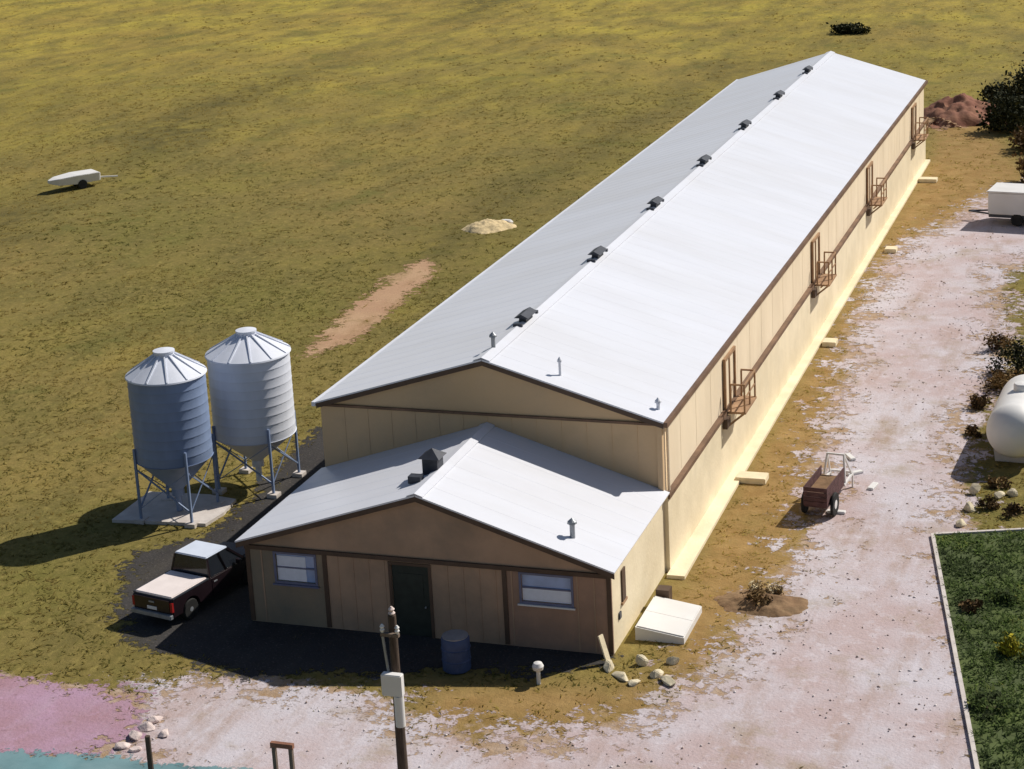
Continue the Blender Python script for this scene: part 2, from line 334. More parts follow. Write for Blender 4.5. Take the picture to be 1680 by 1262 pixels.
# ------------------------------------------------------------------ terrain
DRIVE = px_poly([(150, 1500), (175, 1262), (205, 1190), (232, 1138), (330, 1116), (470, 1122), (600, 1142), (690, 1192), (790, 1212), (930, 1208), (1040, 1186), (1110, 1140), (1175, 1085), (1235, 1020), (1300, 940), (1325, 860), (1348, 760), (1378, 640), (1408, 525), (1452, 432), (1490, 396), (1548, 372), (1600, 335), (1700, 292), (1850, 300), (1850, 395), (1700, 420), (1640, 455), (1650, 540), (1640, 600), (1590, 690), (1575, 760), (1572, 830), (1580, 900), (1680, 1262), (1800, 1600)])
PINK = px_poly([(-260, 1060), (-60, 1100), (60, 1116), (160, 1134), (232, 1140), (228, 1190), (180, 1232), (80, 1250), (-260, 1260)])
SANDP = px_poly([(496, 584), (560, 520), (640, 455), (700, 424), (714, 438), (688, 472), (600, 547), (545, 574)])
POND = px_poly([(-300, 1226), (-60, 1228), (80, 1236), (180, 1244), (280, 1253), (430, 1268), (520, 1320), (500, 1420), (-300, 1480)])
SHADE_AREA = px_poly([(235, 905), (330, 880), (372, 858), (440, 790), (528, 694), (560, 700), (560, 800), (480, 900), (470, 1000), (700, 1030), (1005, 1040), (1000, 1092), (900, 1102), (700, 1104), (520, 1106), (400, 1108), (300, 1088), (222, 1058), (192, 1008), (205, 950)])  # outline of the shade left of the barn and before the annexe
LAWN = [G(1530, 880)[:2], G(1605, 1262)[:2], G(1640, 1460)[:2], (27, -16), (27, 10.5), G(1680, 872)[:2]]
DRYZ = px_poly([(1100, 1180), (1060, 1110), (1000, 1130), (840, 1130), (700, 1120), (690, 1200), (900, 1215), (1100, 1185), (1200, 1060), (1310, 930), (1350, 760), (1410, 525), (1460, 425), (1600, 360), (1680, 290), (1620, 200), (1540, 190), (1530, 255), (1100, 985)])
BARN = [(-6.2, -6.4), (6.2, -6.4), (6.6, -1), (6.6, 66.6), (-6.2, 66.6), (-6.2, 0)]
def axis(a, b, lo, hi, near, mid):
    mids = np.arange(a, b+.01, near); lo_ = a-np.cumsum(np.full(int((a-lo)/mid), mid)); hi_ = b+np.cumsum(np.full(int((hi-b)/mid), mid))
    far = np.array([60, 140, 300, 700, 1500.])
    return np.concatenate([(lo_[-1]-far)[::-1], lo_[::-1], mids, hi_, hi_[-1]+far])
xs = axis(-24, 28, -160, 80, .5, 4); ys = axis(-20, 72, -60, 260, .5, 4)
X, Y = np.meshgrid(xs, ys)
def fade_out(x, y):                      # 0 near the buildings, 1 in the open field
    dx = np.maximum(np.maximum(-22-x, x-28), 0); dy = np.maximum(np.maximum(-22-y, y-72), 0); return np.clip(np.hypot(dx, dy)/25, 0, 1)
def terrain(x, y): return fade_out(x, y)*(.35*np.sin(x*.045+1)*np.sin(y*.05)+.16*np.sin(x*.19+y*.07)+.1*np.sin(y*.23-x*.11))
Z = terrain(X, Y)
nx_, ny_ = len(xs), len(ys)
idx = np.arange(nx_*ny_).reshape(ny_, nx_)
faces = np.stack([idx[:-1, :-1], idx[:-1, 1:], idx[1:, 1:], idx[1:, :-1]], -1).reshape(-1, 4)
gr = np_mesh('ground', np.stack([X, Y, Z], -1).reshape(-1, 3), faces, 'ground'); gr['kind'] = 'structure'
x, y = X.ravel(), Y.ravel()
far = np.clip((y*.8-x*.26-44)/80, 0, 1)
ind = in_poly(x, y, DRYZ); dd = seg_dist(x, y, DRYZ); dry = np.where(ind, np.clip(.55+dd/1.2, 0, 1), np.clip(.55-dd/1.6, 0, 1))
dirt = np.zeros_like(x)
for P, r in ((DRIVE, 1.9), (PINK, .7)):
    i_ = in_poly(x, y, P); d_ = seg_dist(x, y, P); dirt = np.maximum(dirt, np.where(i_, 1, np.clip(.62-d_/r*.62, 0, 1)))
TRACK = px_poly([(-60, 395), (70, 330), (200, 270), (330, 195), (520, 120), (760, 20), (900, -60)])
TRACK2 = px_poly([(700, 420), (830, 330), (960, 250), (1100, 165), (1220, 95)])
dt = np.minimum(seg_dist(x, y, TRACK, False), 1e9); d2 = seg_dist(x, y, TRACK2, False)
tk_ = np.maximum(np.clip(1.6-np.abs(dt-1.5), 0, 1)*(dt < 4), np.clip(1-d2/4, 0, 1)*.7)
ta = gr.data.attributes.new('track', 'FLOAT', 'POINT'); ta.data.foreach_set('value', tk_.astype(np.float32))
ca = gr.data.color_attributes.new('mask', 'FLOAT_COLOR', 'POINT')
ca.data.foreach_set('color', np.stack([far, dry, dirt, np.ones_like(x)], -1).astype(np.float32).ravel())
sheet('driveway', DRIVE, .008, 'gravel', 1.5)
sheet('painted_shade_sheet', SHADE_AREA, .012, 'painted_shade', .45, .3)  # dark sheet painting the barn and annexe's cast shade onto the ground
sheet('gravel_path', PINK, .014, 'pinkgravel', .55)
sheet('bare_sand', SANDP, .008, 'sand', .5, .3)
sheet('pond_water', POND, .02, 'water', .25, .3)
flat('lawn', LAWN, .05, 'lawn')

# grass tufts (nobody could count them)
def tufts(name, x, y, z, hmin, hmax, wid, m, tint, blades=3, lean=.5):
    n = len(x); k = blades
    bx = np.repeat(x, k)+rng.normal(0, wid*1.6, n*k); by = np.repeat(y, k)+rng.normal(0, wid*1.6, n*k); bz = np.repeat(z, k)
    h = rng.uniform(hmin, hmax, n*k); a = rng.uniform(0, 2*np.pi, n*k); w_ = wid*rng.uniform(.6, 1.4, n*k)
    lx = rng.normal(0, lean, n*k)*h; ly = rng.normal(0, lean, n*k)*h
    v = np.zeros((n*k, 3, 3))
    v[:, 0] = np.stack([bx-np.cos(a)*w_, by-np.sin(a)*w_, bz-.01], -1); v[:, 1] = np.stack([bx+np.cos(a)*w_, by+np.sin(a)*w_, bz-.01], -1)
    v[:, 2] = np.stack([bx+lx, by+ly, bz+h], -1)
    t = np.repeat(np.clip(np.repeat(tint, k)+rng.normal(0, .09, n*k), 0, 1), 3)
    o = np_mesh(name, v.reshape(-1, 3), np.arange(n*k*3).reshape(-1, 3), m, t); return o
def vnoise(x, y, s, seed):               # cheap smooth value noise
    gx, gy = x*s+seed*13.7, y*s+seed*5.1
    ix, iy = np.floor(gx), np.floor(gy); fx, fy = gx-ix, gy-iy; fx = fx*fx*(3-2*fx); fy = fy*fy*(3-2*fy)
    h = lambda a, b: (np.sin(a*127.1+b*311.7+seed)*43758.5453) % 1
    return (h(ix, iy)*(1-fx)+h(ix+1, iy)*fx)*(1-fy)+(h(ix, iy+1)*(1-fx)+h(ix+1, iy+1)*fx)*fy
gx = []; 
for (x0, x1, y0, y1, dens, sc) in ((-32, 18, -18, 35, 9, 1.0), (-75, 20, 35, 95, 2.2, 1.5), (-75, -32, 0, 35, 2.5, 1.4), (-160, 50, 95, 235, .35, 2.6), (-160, -75, 35, 95, .5, 2.2)):
    n = int((x1-x0)*(y1-y0)*dens); a = rng.uniform(x0, x1, n); b = rng.uniform(y0, y1, n)
    gx.append(np.stack([a, b, np.full(n, sc)], -1))
gx = np.concatenate(gx); x, y, sc = gx.T
vis = np.ones(len(x), bool)              # keep what lies within a generous wedge in front of the barnyard viewpoint
dx, dy = x-CAM[0], y-CAM[1]; ang = np.arctan2(dx, dy); vis &= (ang > YAW-.42) & (ang < YAW+.40)
ok = vis & ~in_poly(x, y, BARN) & ~in_poly(x, y, POND) & ~in_poly(x, y, LAWN)
for P in (DRIVE, PINK, SANDP, SHADE_AREA):
    ip = in_poly(x, y, P); dP = seg_dist(x, y, P)
    ok &= ~ip | ((dP < .6) & (rng.random(len(x)) < .2)) | (rng.random(len(x)) < .003)
x, y, sc = x[ok], y[ok], sc[ok]
far = np.clip((y*.8-x*.26-44)/80, 0, 1)
tint = .16+.42*far+.34*(vnoise(x, y, .07, 1)-.5)+.34*(vnoise(x+y*.3, y, .3, 2)-.5)+.25*(vnoise(x, y, 1.1, 3)-.5)
dz = in_poly(x, y, DRYZ); tint = np.where(dz, .62+.35*(vnoise(x, y, .5, 4)-.5), tint+.12)
keep = ~dz | (rng.random(len(x)) < .55)
x, y, sc, tint = x[keep], y[keep], sc[keep], tint[keep]
for s in np.unique(sc):
    k = sc == s
    o = tufts('field_grass', x[k], y[k], terrain(x[k], y[k]), .02*s**.5, .075*s**.5, .04*s, 'grass', np.clip(tint[k]+.22, 0, 1), 4, 2.6)
    tag(o, kind='stuff', label='olive and ochre dry grass covering the open field' if s == 2.6 else 'olive and straw coloured grass around the long barn', cat='grass')
def loose_stones(n, poly, box, r0, r1, m, name, label):
    a = rng.uniform(box[0], box[1], n); b = rng.uniform(box[2], box[3], n); k = in_poly(a, b, poly) & ~in_poly(a, b, LAWN) & ~in_poly(a, b, POND); k &= vnoise(a, b, .5, 31)+.5*vnoise(a, b, 1.6, 32) > rng.uniform(.35, 1.1, n)
    a, b = a[k], b[k]; n = len(a); base = np.array([(1, 0, 0), (0, 1, 0), (-1, 0, 0), (0, -1, 0), (0, 0, .8), (0, 0, -.4)], float)
    sc_ = rng.uniform(r0, r1, (n, 1, 1))*rng.uniform(.6, 1.4, (n, 1, 3)); v = base[None]*sc_+rng.normal(0, .15, (n, 6, 3))*sc_; th = rng.uniform(0, 6.28, n); c_, s_ = np.cos(th), np.sin(th)
    vx = v[..., 0]*c_[:, None]-v[..., 1]*s_[:, None]+a[:, None]; vy = v[..., 0]*s_[:, None]+v[..., 1]*c_[:, None]+b[:, None]; vz = v[..., 2]+.02
    f0 = np.array([(0, 1, 4), (1, 2, 4), (2, 3, 4), (3, 0, 4), (1, 0, 5), (2, 1, 5), (3, 2, 5), (0, 3, 5)]); f = (np.arange(n)[:, None, None]*6+f0[None]).reshape(-1, 3)
    o = np_mesh(name, np.stack([vx, vy, vz], -1).reshape(-1, 3), f, m, np.repeat(rng.uniform(0, 1, n), 6)); tag(o, label, 'stones', kind='stuff')
M['pebbles'] = leafmat('mixed_pebbles', [(0, (.30, .22, .18)), (.35, (.48, .38, .35)), (.7, (.62, .55, .54)), (1, (.78, .73, .72))])
loose_stones(11000, DRIVE, (-8, 24, -20, 52), .012, .05, 'pebbles', 'loose_stones', 'loose pale and brown stones scattered over the gravel drive')
# lush grass on the lawn plot
n = 15000; a = rng.uniform(13, 27, n); b = rng.uniform(-16, 10, n); k = in_poly(a, b, LAWN) & (seg_dist(a, b, LAWN) > .12); a, b = a[k], b[k]
o = tufts('lush_grass', a, b, np.full(len(a), .05), .05, .16, .04, 'lush', np.clip(.1+1.0*(.6*vnoise(a, b, .45, 9)+.4*vnoise(a, b, 1.3, 8)), 0, 1), 4, 1.0)
tag(o, 'dense dark green grass filling the sharp edged plot', 'grass', kind='stuff')

# ------------------------------------------------------------------ the barn
LN, H, RZ, ZL = 66.43, 5.183, 6.968, 2.62
barn = empty('poultry_barn', (0, 0, 0)); tag(barn, 'long two storey cream poultry barn with white metal roof and low front annexe', 'barn')
def quadprism(mb, quad, th):             # thin slab under a quad
    q = [Vector(p) for p in quad]; nrm = (q[1]-q[0]).cross(q[3]-q[0]).normalized(); 
    if nrm.z < 0: nrm = -nrm
    lo = [p-nrm*th for p in q]; mb.add(q+lo, [(0, 1, 2, 3), (7, 6, 5, 4)]+[(i, i+4, (i+1) % 4+4, (i+1) % 4) for i in range(4)])
def roof_slope(name, xe, ze, xr, zr, y0, y1, pitch=.9, m='roof'):
    mb = MB(); quadprism(mb, [(xe, y0, ze), (xe, y1, ze), (xr, y1, zr), (xr, y0, zr)], .05)
    d = Vector((xr-xe, 0, zr-ze)); nrm = Vector((-d.z, 0, d.x)).normalized()
    if nrm.z < 0: nrm = -nrm
    nr = int((y1-y0)/pitch)
    for i in range(1, nr):
        yy = y0+(y1-y0)*i/nr; a = Vector((xe, yy, ze)); b = Vector((xr, yy, zr)); w_ = Vector((0, .04, 0)); h = nrm*.006
        mb.add([a-w_, a+w_, a+h+w_*.4, a+h-w_*.4, b-w_, b+w_, b+h+w_*.4, b+h-w_*.4], [(0, 3, 2, 1), (4, 5, 6, 7), (1, 2, 6, 5), (2, 3, 7, 6), (3, 0, 4, 7)])
    return mb.build(name, m, barn)
rr = roof_slope('roof_slope', 6.0, H, 0, RZ, 0, LN); rl = roof_slope('roof_slope', -6.0, H, 0, RZ, 0, LN)
mb = MB(); mb.prism([(-.28, RZ-.055), (0, RZ+.045), (.28, RZ-.055), (.28, RZ-.03), (0, RZ+.07), (-.28, RZ-.03)], 'y', -.02, LN+.02); mb.build('ridge_cap', 'roof', rr)
# main walls
ww = 5.90
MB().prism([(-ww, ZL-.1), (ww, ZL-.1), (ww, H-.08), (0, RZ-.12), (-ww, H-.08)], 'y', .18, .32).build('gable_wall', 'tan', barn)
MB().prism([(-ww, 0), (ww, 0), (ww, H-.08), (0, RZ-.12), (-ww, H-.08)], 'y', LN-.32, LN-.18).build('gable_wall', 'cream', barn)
MB().box(ww-.14, ww+.003, .322, LN-.322, ZL-.02, H-.05).build('upper_side_wall', 'cream', barn)
MB().box(-ww-.003, -ww+.14, .322, LN-.322, 0, H-.05).build('upper_side_wall', 'cream', barn)
MB().box(ww-.1, 6.02, .19, LN-.05, 0, ZL).build('lower_side_wall', 'foundation', barn)
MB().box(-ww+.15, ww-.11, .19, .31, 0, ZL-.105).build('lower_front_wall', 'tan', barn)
# siding ribs of the sunlit upper wall and the gable: battens
for k in range(1, 30):
    yy = .3+k*(LN-.6)/30
    MB().box(ww+.003, ww+.009, yy-.03, yy+.03, ZL+.13, H-.2).build('wall_batten', 'cream', barn)
# trims
MB().box(6.0, 6.13, -.02, LN+.02, H-.17, H+.0).build('gutter', 'ledge', barn)
MB().box(-6.13, -6.0, -.02, LN+.02, H-.15, H+.0).build('gutter', 'roof', barn)
MB().box(ww+.004, 6.09, .19, LN-.02, ZL+.003, ZL+.05).build('wall_ledge', 'ledge', barn); MB().box(6.021, 6.088, .19, LN-.02, ZL-.1, ZL+.001).build('wall_ledge', 'ledge', barn)
def rake(x0, z0, x1, z1, y, m='trim', hh=.16, name='rake_board'):
    MB().add([(x0, y, z0), (x1, y, z1), (x1, y, z1-hh), (x0, y, z0-hh), (x0, y+.04, z0), (x1, y+.04, z1), (x1, y+.04, z1-hh), (x0, y+.04, z0-hh)],
             [(0, 1, 2, 3), (7, 6, 5, 4), (0, 4, 5, 1), (1, 5, 6, 2), (2, 6, 7, 3), (3, 7, 4, 0)]).build(name, m, barn)
rake(-5.98, H-.06, 0, RZ-.06, .01); rake(0, RZ-.06, 5.98, H-.06, .01)
MB().box(-ww-.01, ww+.01, .10, .178, H-.17, H-.09).build('eave_trim', 'ledge', barn)
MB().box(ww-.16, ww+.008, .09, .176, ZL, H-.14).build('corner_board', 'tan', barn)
# battens of the shaded gable
for k in range(1, 14):
    xx = -ww+k*2*ww/14; top = RZ-.14-abs(xx)*(RZ-H)/6-.12
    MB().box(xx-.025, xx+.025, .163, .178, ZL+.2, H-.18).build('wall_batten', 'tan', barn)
# front annexe
XE, WE, LE, HE, RE = .022, 12.143, 6.348, 2.772, 4.727
xl, xr_ = XE-WE/2, XE+WE/2
e1 = roof_slope('roof_slope', xr_, HE, XE, RE, -LE, .17); e2 = roof_slope('roof_slope', xl, HE, XE, RE, -LE, .17)
mb = MB(); mb.prism([(XE-.25, RE-.06), (XE, RE+.03), (XE+.25, RE-.06), (XE+.25, RE-.03), (XE, RE+.06), (XE-.25, RE-.03)], 'y', -LE-.02, .16); mb.build('ridge_cap', 'roof', e1)
yf = -LE+.28                                # front wall face
el, er = xl+.22, xr_-.22
zt = HE-.06
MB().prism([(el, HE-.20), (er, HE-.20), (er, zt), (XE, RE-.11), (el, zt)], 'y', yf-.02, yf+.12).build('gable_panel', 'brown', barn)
MB().box(el-.02, er+.02, yf-.10, yf-.022, HE-.30, HE-.17).build('gable_trim', 'trim', barn)
rake(xl+.02, HE-.06, XE, RE-.06, -LE+.01); rake(XE, RE-.06, xr_-.02, HE-.06, -LE+.01)
# wall panels between upright strips, openings left free
wins = [(-4.85, -3.55, 1.45, 2.36), (3.12, 4.66, 1.5, 2.36)]; door = (-1.02, .18, 0, 2.32)
cuts = [el, -3.2, -1.02, .18, 2.6, er]
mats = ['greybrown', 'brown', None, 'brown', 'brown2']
for i in range(5):
    a, b = cuts[i], cuts[i+1]
    if i == 2:
        MB().box(a, b, yf, yf+.12, 2.325, HE-.21).build('wall_panel', 'brown', barn); continue
    op = [w_ for w_ in wins if a < w_[0] < b]
    if not op: MB().box(a+.003, b-.003, yf, yf+.12, 0, HE-.21).build('wall_panel', mats[i], barn)
    else:
        x0, x1, z0, z1 = op[0]; mb = MB()
        mb.box(a+.003, x0, yf, yf+.12, 0, HE-.21); mb.box(x1, b-.003, yf, yf+.12, 0, HE-.21); mb.box(x0, x1, yf, yf+.12, 0, z0); mb.box(x0, x1, yf, yf+.12, z1, HE-.21)
        mb.build('wall_panel', mats[i], barn)
for xx in (-3.2, 2.6): MB().box(xx-.07, xx+.07, yf-.035, yf-.002, .05, HE-.31).build('upright_strip', 'trim', barn)
for xx in (el+.05, er-.05): MB().box(xx-.07, xx+.07, yf-.035, yf-.002, .05, HE-.31).build('corner_board', 'trim', barn)
for k in range(1, 23):                       # siding battens of the front wall
    xx = el+k*(er-el)/23
    if any(abs(xx-c) < .15 for c in (-3.2, 2.6)) or any(w_[0]-.15 < xx < w_[1]+.15 for w_ in wins) or door[0]-.15 < xx < door[1]+.15: continue
    MB().box(xx-.022, xx+.022, yf-.016, yf-.001, .06, HE-.31).build('wall_batten', 'brown', barn)
for x0, x1, z0, z1 in wins:
    wn = MB().box(x0+.002, x1-.002, yf+.07, yf+.09, z0+.002, z1-.002).build('window', 'pane', barn)
    fr = MB(); t = .07
    fr.box(x0-t, x0, yf-.03, yf-.002, z0-t, z1+t); fr.box(x1, x1+t, yf-.03, yf-.002, z0-t, z1+t); fr.box(x0, x1, yf-.03, yf-.002, z1, z1+t); fr.box(x0, x1, yf-.03, yf-.002, z0-t, z0)
    fr.build('frame', 'framew', wn)
    MB().box(x0+.01, x1-.01, yf+.03, yf+.06, (z0+z1)/2-.025, (z0+z1)/2+.025).build('meeting_rail', 'framew', wn)
    if x0 > 0: MB().box(x0+.01, x1-.01, yf+.045, yf+.066, z0+.01, z0+.40).build('blind', 'blind', wn)
    else: MB().box(x0+.02, x0+.98, yf+.045, yf+.066, z0+.02, z1-.08).build('blind', 'blind', wn)
    MB().box(x0-.12, x1+.12, yf-.09, yf-.031, z0-.12, z0-.072).build('sill', 'white' if x0 > 0 else 'framew', wn)
dr = MB().box(door[0]+.01, door[1]-.01, yf+.03, yf+.08, .02, 2.31).build('door', 'doordark', barn)
mb = MB(); mb.box(door[0]-.09, door[0], yf-.03, yf-.002, 0, 2.41); mb.box(door[1], door[1]+.09, yf-.03, yf-.002, 0, 2.41); mb.box(door[0], door[1], yf-.03, yf-.002, 2.325, 2.41); mb.build('frame', 'trim', dr)
MB().tube((door[1]-.15, yf+.03, 1.0), (door[1]-.15, yf-.03, 1.0), .03, n=8).build('handle', 'greymetal', dr)
MB().box(door[0]+.2, door[1]-.2, yf+.018, yf+.0285, 1.3, 2.05).build('door_panel', 'doordark', dr)
MB().box(er-.12, er, yf+.122, .178, 0, HE-.06).build('side_wall', 'foundation', barn)
MB().box(el, el+.12, yf+.122, .178, 0, HE-.06).build('side_wall', 'foundation', barn)
# side door and hatch in the annexe's sunlit flank
sd = MB().box(er+.002, er+.05, -5.0, -4.65, 1.25, 2.25).build('side_window', 'trim', barn)
MB().box(er+.002, er+.07, -5.08, -4.57, 1.17, 1.245).build('sill', 'timber', sd)
MB().box(er+.002, er+.05, -5.4, -5.2, .85, 1.05).build('vent_hatch', 'darkmetal', barn)
# ridge vents
vents = [(862, 511), (980, 411), (1075, 329), (1155, 261), (1222, 202), (1278, 154), (1325, 112)]
for (u, v) in vents:
    p = PX(u, v, 0.0); yy = p[1]
    rv = MB().prism([(-.15, RZ-.1), (.15, RZ-.1), (.12, RZ+.2), (-.12, RZ+.2)], 'y', yy-.35, yy+.35).build('ridge_vent', 'darkmetal', barn)
    MB().prism([(-.26, RZ+.205), (.26, RZ+.205), (0, RZ+.34)], 'y', yy-.5, yy+.5).build('hood', 'darkmetal', rv)
    for s in (-1, 1): MB().box(-.16, .16, yy+s*.85-.06, yy+s*.85+.06, RZ-.03, RZ+.12).build('end_cap', 'darkmetal', rv)
def pipe(name, x_, y_, z0, z1, r, cap=True, m='greymetal'):
    o = MB().tube((x_, y_, z0), (x_, y_, z1), r, n=10).build(name, m, barn, True)
    if cap: MB().lathe([(r*1.9, z1+.03), (r*1.7, z1+.09), (.01, z1+.2)], 10, (x_, y_)).build('cap', m, o)
pipe('vent_pipe', 0, 1.2, 6.85, 7.35, .07); pipe('vent_pipe', 2.35, .9, 6.15, 6.7, .045, True, 'roof'); pipe('vent_pipe', 5.6, .9, 5.2, 5.5, .06, True, 'roof')
ch = MB().box(XE-.52, XE-.02, -4.35, -3.85, RE-.25, RE+.40).build('roof_chimney', 'darkmetal', barn)
MB().add([(XE-.62, -4.45, RE+.40), (XE+.08, -4.45, RE+.40), (XE+.08, -3.75, RE+.40), (XE-.62, -3.75, RE+.40), (XE-.27, -4.1, RE+.66)], [(3, 2, 1, 0), (0, 1, 4), (1, 2, 4), (2, 3, 4), (3, 0, 4)]).build('cap', 'darkmetal', ch)
MB().box(XE-.75, XE-.35, -5.0, -4.7, RE-.2, RE+.03).build('roof_hatch', 'darkmetal', barn)
pp = PX(915, 893, 4.3); pipe('vent_pipe', 4.5, -5.2, 3.1, 3.7, .08)
# downpipe on main corner
MB().tube((ww+.08, .5, ZL+.1), (ww+.08, .5, H-.19), .05, n=8).build('downpipe', 'cream', barn, True)
# four loading doors with platform and rail on the sunlit side
for (u, v) in ((1200, 690), (1340, 490), (1428, 352), (1500, 242)):
    yy = PX(u, v, 6.0)[1]
    ld = MB().box(ww+.004, ww+.05, yy-.75, yy+.75, ZL+.06, 4.45).build('loading_door', 'cream', barn)
    fr = MB(); fr.box(ww+.03, ww+.12, yy-.87, yy-.75, ZL+.05, 4.57); fr.box(ww+.03, ww+.12, yy+.75, yy+.87, ZL+.05, 4.57); fr.box(ww+.03, ww+.12, yy-.75, yy+.75, 4.45, 4.57)
    fr.box(ww+.051, ww+.09, yy-.05, yy+.05, ZL+.05, 4.45); fr.build('frame', 'timber', ld)
    MB().box(6.095, 6.75, yy-.95, yy+.95, ZL-.06, ZL+.02).build('platform', 'timber', ld)
    rl_ = MB()
    for (px_, py_) in ((6.70, yy-.9), (6.70, yy), (6.70, yy+.9), (6.2, yy-.9), (6.2, yy+.9)): rl_.box(px_-.03, px_+.03, py_-.03, py_+.03, ZL+.02, ZL+1.0)
    rl_.box(6.68, 6.73, yy-.93, yy+.93, ZL+1.0, ZL+1.06); rl_.box(6.68, 6.72, yy-.87, yy+.87, ZL+.5, ZL+.55); rl_.box(6.18, 6.67, yy-.92, yy-.87, ZL+1.0, ZL+1.06); rl_.box(6.18, 6.67, yy+.87, yy+.92, ZL+1.0, ZL+1.06)
    rl_.build('railing', 'timber', ld)
    for s in (-.8, .8): MB().bar((6.04, yy+s, ZL-.6), (6.68, yy+s, ZL-.06), .07, .07).build('bracket', 'timber', ld)
    MB().box(6.036, 6.2, yy-1.55, yy-1.0, ZL-.45, ZL-.1).build('winch_box', 'trim', ld)
# concrete apron at the foot of the wall
ap = MB().prism([(6.025, -.3), (6.62, -.3), (6.5, 10), (6.4, 30), (6.32, LN), (6.025, LN)], 'z', -.02, .12).build('concrete_apron', 'foundation'); tag(ap, 'narrow cream concrete strip along the foot of the sunlit barn wall', 'concrete strip')

# ------------------------------------------------------------------ feed bins
def feed_bin(name, loc, r, top, shell_top, shell_bot, m, label):
    t = empty(name, loc); tag(t, label, 'silo', 'feed bins beside the barn')
    prof = []; nseg = 9
    for k in range(nseg):
        z0 = shell_bot+(shell_top-shell_bot)*k/nseg; z1 = shell_bot+(shell_top-shell_bot)*(k+1)/nseg
        prof += [(r, z0+.02), (r, z1-.03), (r+.01, z1-.02), (r+.01, z1-.005)]
    MB().lathe(prof, 40).build('shell', m, t, True)
    cr = MB().lathe([(r+.07, shell_top-.02), (r+.05, shell_top+.03), (.34, top-.12), (.34, top-.02), (.38, top-.01), (.38, top+.05), (.02, top+.12)], 40).build('cone_roof', 'galv', t, True)
    rb = MB()
    for k in range(12):
        a = 2*math.pi*k/12; rb.bar((math.cos(a)*(r+.03), math.sin(a)*(r+.03), shell_top+.05), (math.cos(a)*.36, math.sin(a)*.36, top-.09), .05, .05)
    rb.build('roof_rib', 'galv', cr)
    MB().lathe([(.22, .75), (.22, 1.0), (r-.01, shell_bot+.01), (r+.03, shell_bot+.015)], 40).build('hopper', m, t, True)
    for k in range(4):
        a = math.pi/4+k*math.pi/2; c, s = math.cos(a)*(r+.06), math.sin(a)*(r+.06)
        lg = MB().bar((c, s, .12), (c, s, shell_bot+.55), .08, .08).build('leg', 'bluesteel', t)
        MB().box(c-.2, c+.2, s-.2, s+.2, 0, .15).build('footing', 'concrete', lg)
    br = MB()
    for k in range(4):
        a = math.pi/4+k*math.pi/2; b = a+math.pi/2; q = r+.06
        br.bar((math.cos(a)*q, math.sin(a)*q, .5), (math.cos(b)*q, math.sin(b)*q, 2.0), .03, .03); br.bar((math.cos(a)*q, math.sin(a)*q, 2.0), (math.cos(b)*q, math.sin(b)*q, .5), .05, .05)
    br.build('brace', 'bluesteel', t)
    MB().tube((0, 0, .78), (0, 0, .15), .12, n=10).build('outlet_pipe', m, t, True)
    return t
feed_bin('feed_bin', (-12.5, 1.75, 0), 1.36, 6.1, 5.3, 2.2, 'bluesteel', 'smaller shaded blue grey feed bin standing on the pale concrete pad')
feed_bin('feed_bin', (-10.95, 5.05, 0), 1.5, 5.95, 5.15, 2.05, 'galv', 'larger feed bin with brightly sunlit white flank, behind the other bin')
pad = MB().prism([(-14.55, .5), (-11.0, .8), (-10.85, 1.9), (-11.0, 3.2), (-12.2, 3.45), (-14.6, 3.3)], 'z', -.05, .12).build('concrete_pad', 'concrete'); tag(pad, 'pale concrete pad under the smaller shaded feed bin', 'concrete pad')

# ------------------------------------------------------------------ pickup truck
tr = empty('pickup_truck', (-8.25, -4.75, 0), R(-12)); tr.scale = (.87, .87, .87); tag(tr, 'dark maroon pickup truck with white bed cover parked beside the barn annexe', 'truck')
def wheel_arch_side(y0, y1, z0, z1, axles, r):
    pts = [(y0, z0)]
    for a in axles:
        for k in range(9):
            t = math.pi-k*math.pi/8; pts.append((a+math.cos(t)*r, z0+max(0, math.sin(t))*r*.95))
    return pts+[(y1, z0), (y1, z1-.1), (y1-.06, z1), (y0+.04, z1), (y0, z1-.06)]
axl = (-1.65, 1.75)
MB().prism(wheel_arch_side(-2.65, 2.6, .42, 1.12, axl, .46), 'x', -.92, .92).build('body', 'truck', tr, False, .03)
cab = MB().loft([[(s*.88, a, 1.115) for s, a in ((-1, -.55), (1, -.55), (1, 1.55), (-1, 1.55))], [(s*.72, a, 1.80) for s, a in ((-1, -.42), (1, -.42), (1, .75), (-1, .75))]]).build('cab', 'truckglass', tr)
MB().prism([(-.74, -.44), (.74, -.44), (.74, .78), (-.74, .78)], 'z', 1.80, 1.87).build('cab_roof', 'cabroof', tr, False, .03)
pl = MB()
for s in (-1, 1):
    for (ya, yb) in ((-.52, -.41), (.42, .22), (1.52, .74)): MB().bar((s*.885, ya, 1.12), (s*.735, yb, 1.80), .06, .08).build('pillar', 'truck', cab)
MB().prism([(-.85, -2.58), (.85, -2.58), (.85, -.62), (-.85, -.62)], 'z', 1.10, 1.20).build('bed_cover', 'cover', tr, False, .03)
tg = MB().box(-.80, .80, -2.70, -2.652, .62, 1.08).build('tailgate', 'truck', tr); MB().box(-.12, .12, -2.725, -2.70, .92, .98).build('handle', 'greymetal', tg)
for s in (-1, 1): MB().box(min(s*.82, s*.925), max(s*.82, s*.925), -2.69, -2.6, .66, 1.02).build('tail_lamp', 'redlamp', tr)
for s in (-1, 1):
    dpan = MB().box(min(s*.921, s*.935), max(s*.921, s*.935), -.45, .72, .5, 1.08).build('door', 'truck', tr)
    MB().box(min(s*.936, s*.955), max(s*.936, s*.955), -.36, -.18, .92, .96).build('handle', 'greymetal', dpan)
    MB().box(min(s*.86, s*.925), max(s*.86, s*.925), -2.6, -.6, 1.121, 1.17).build('bed_rail', 'darkmetal', tr)
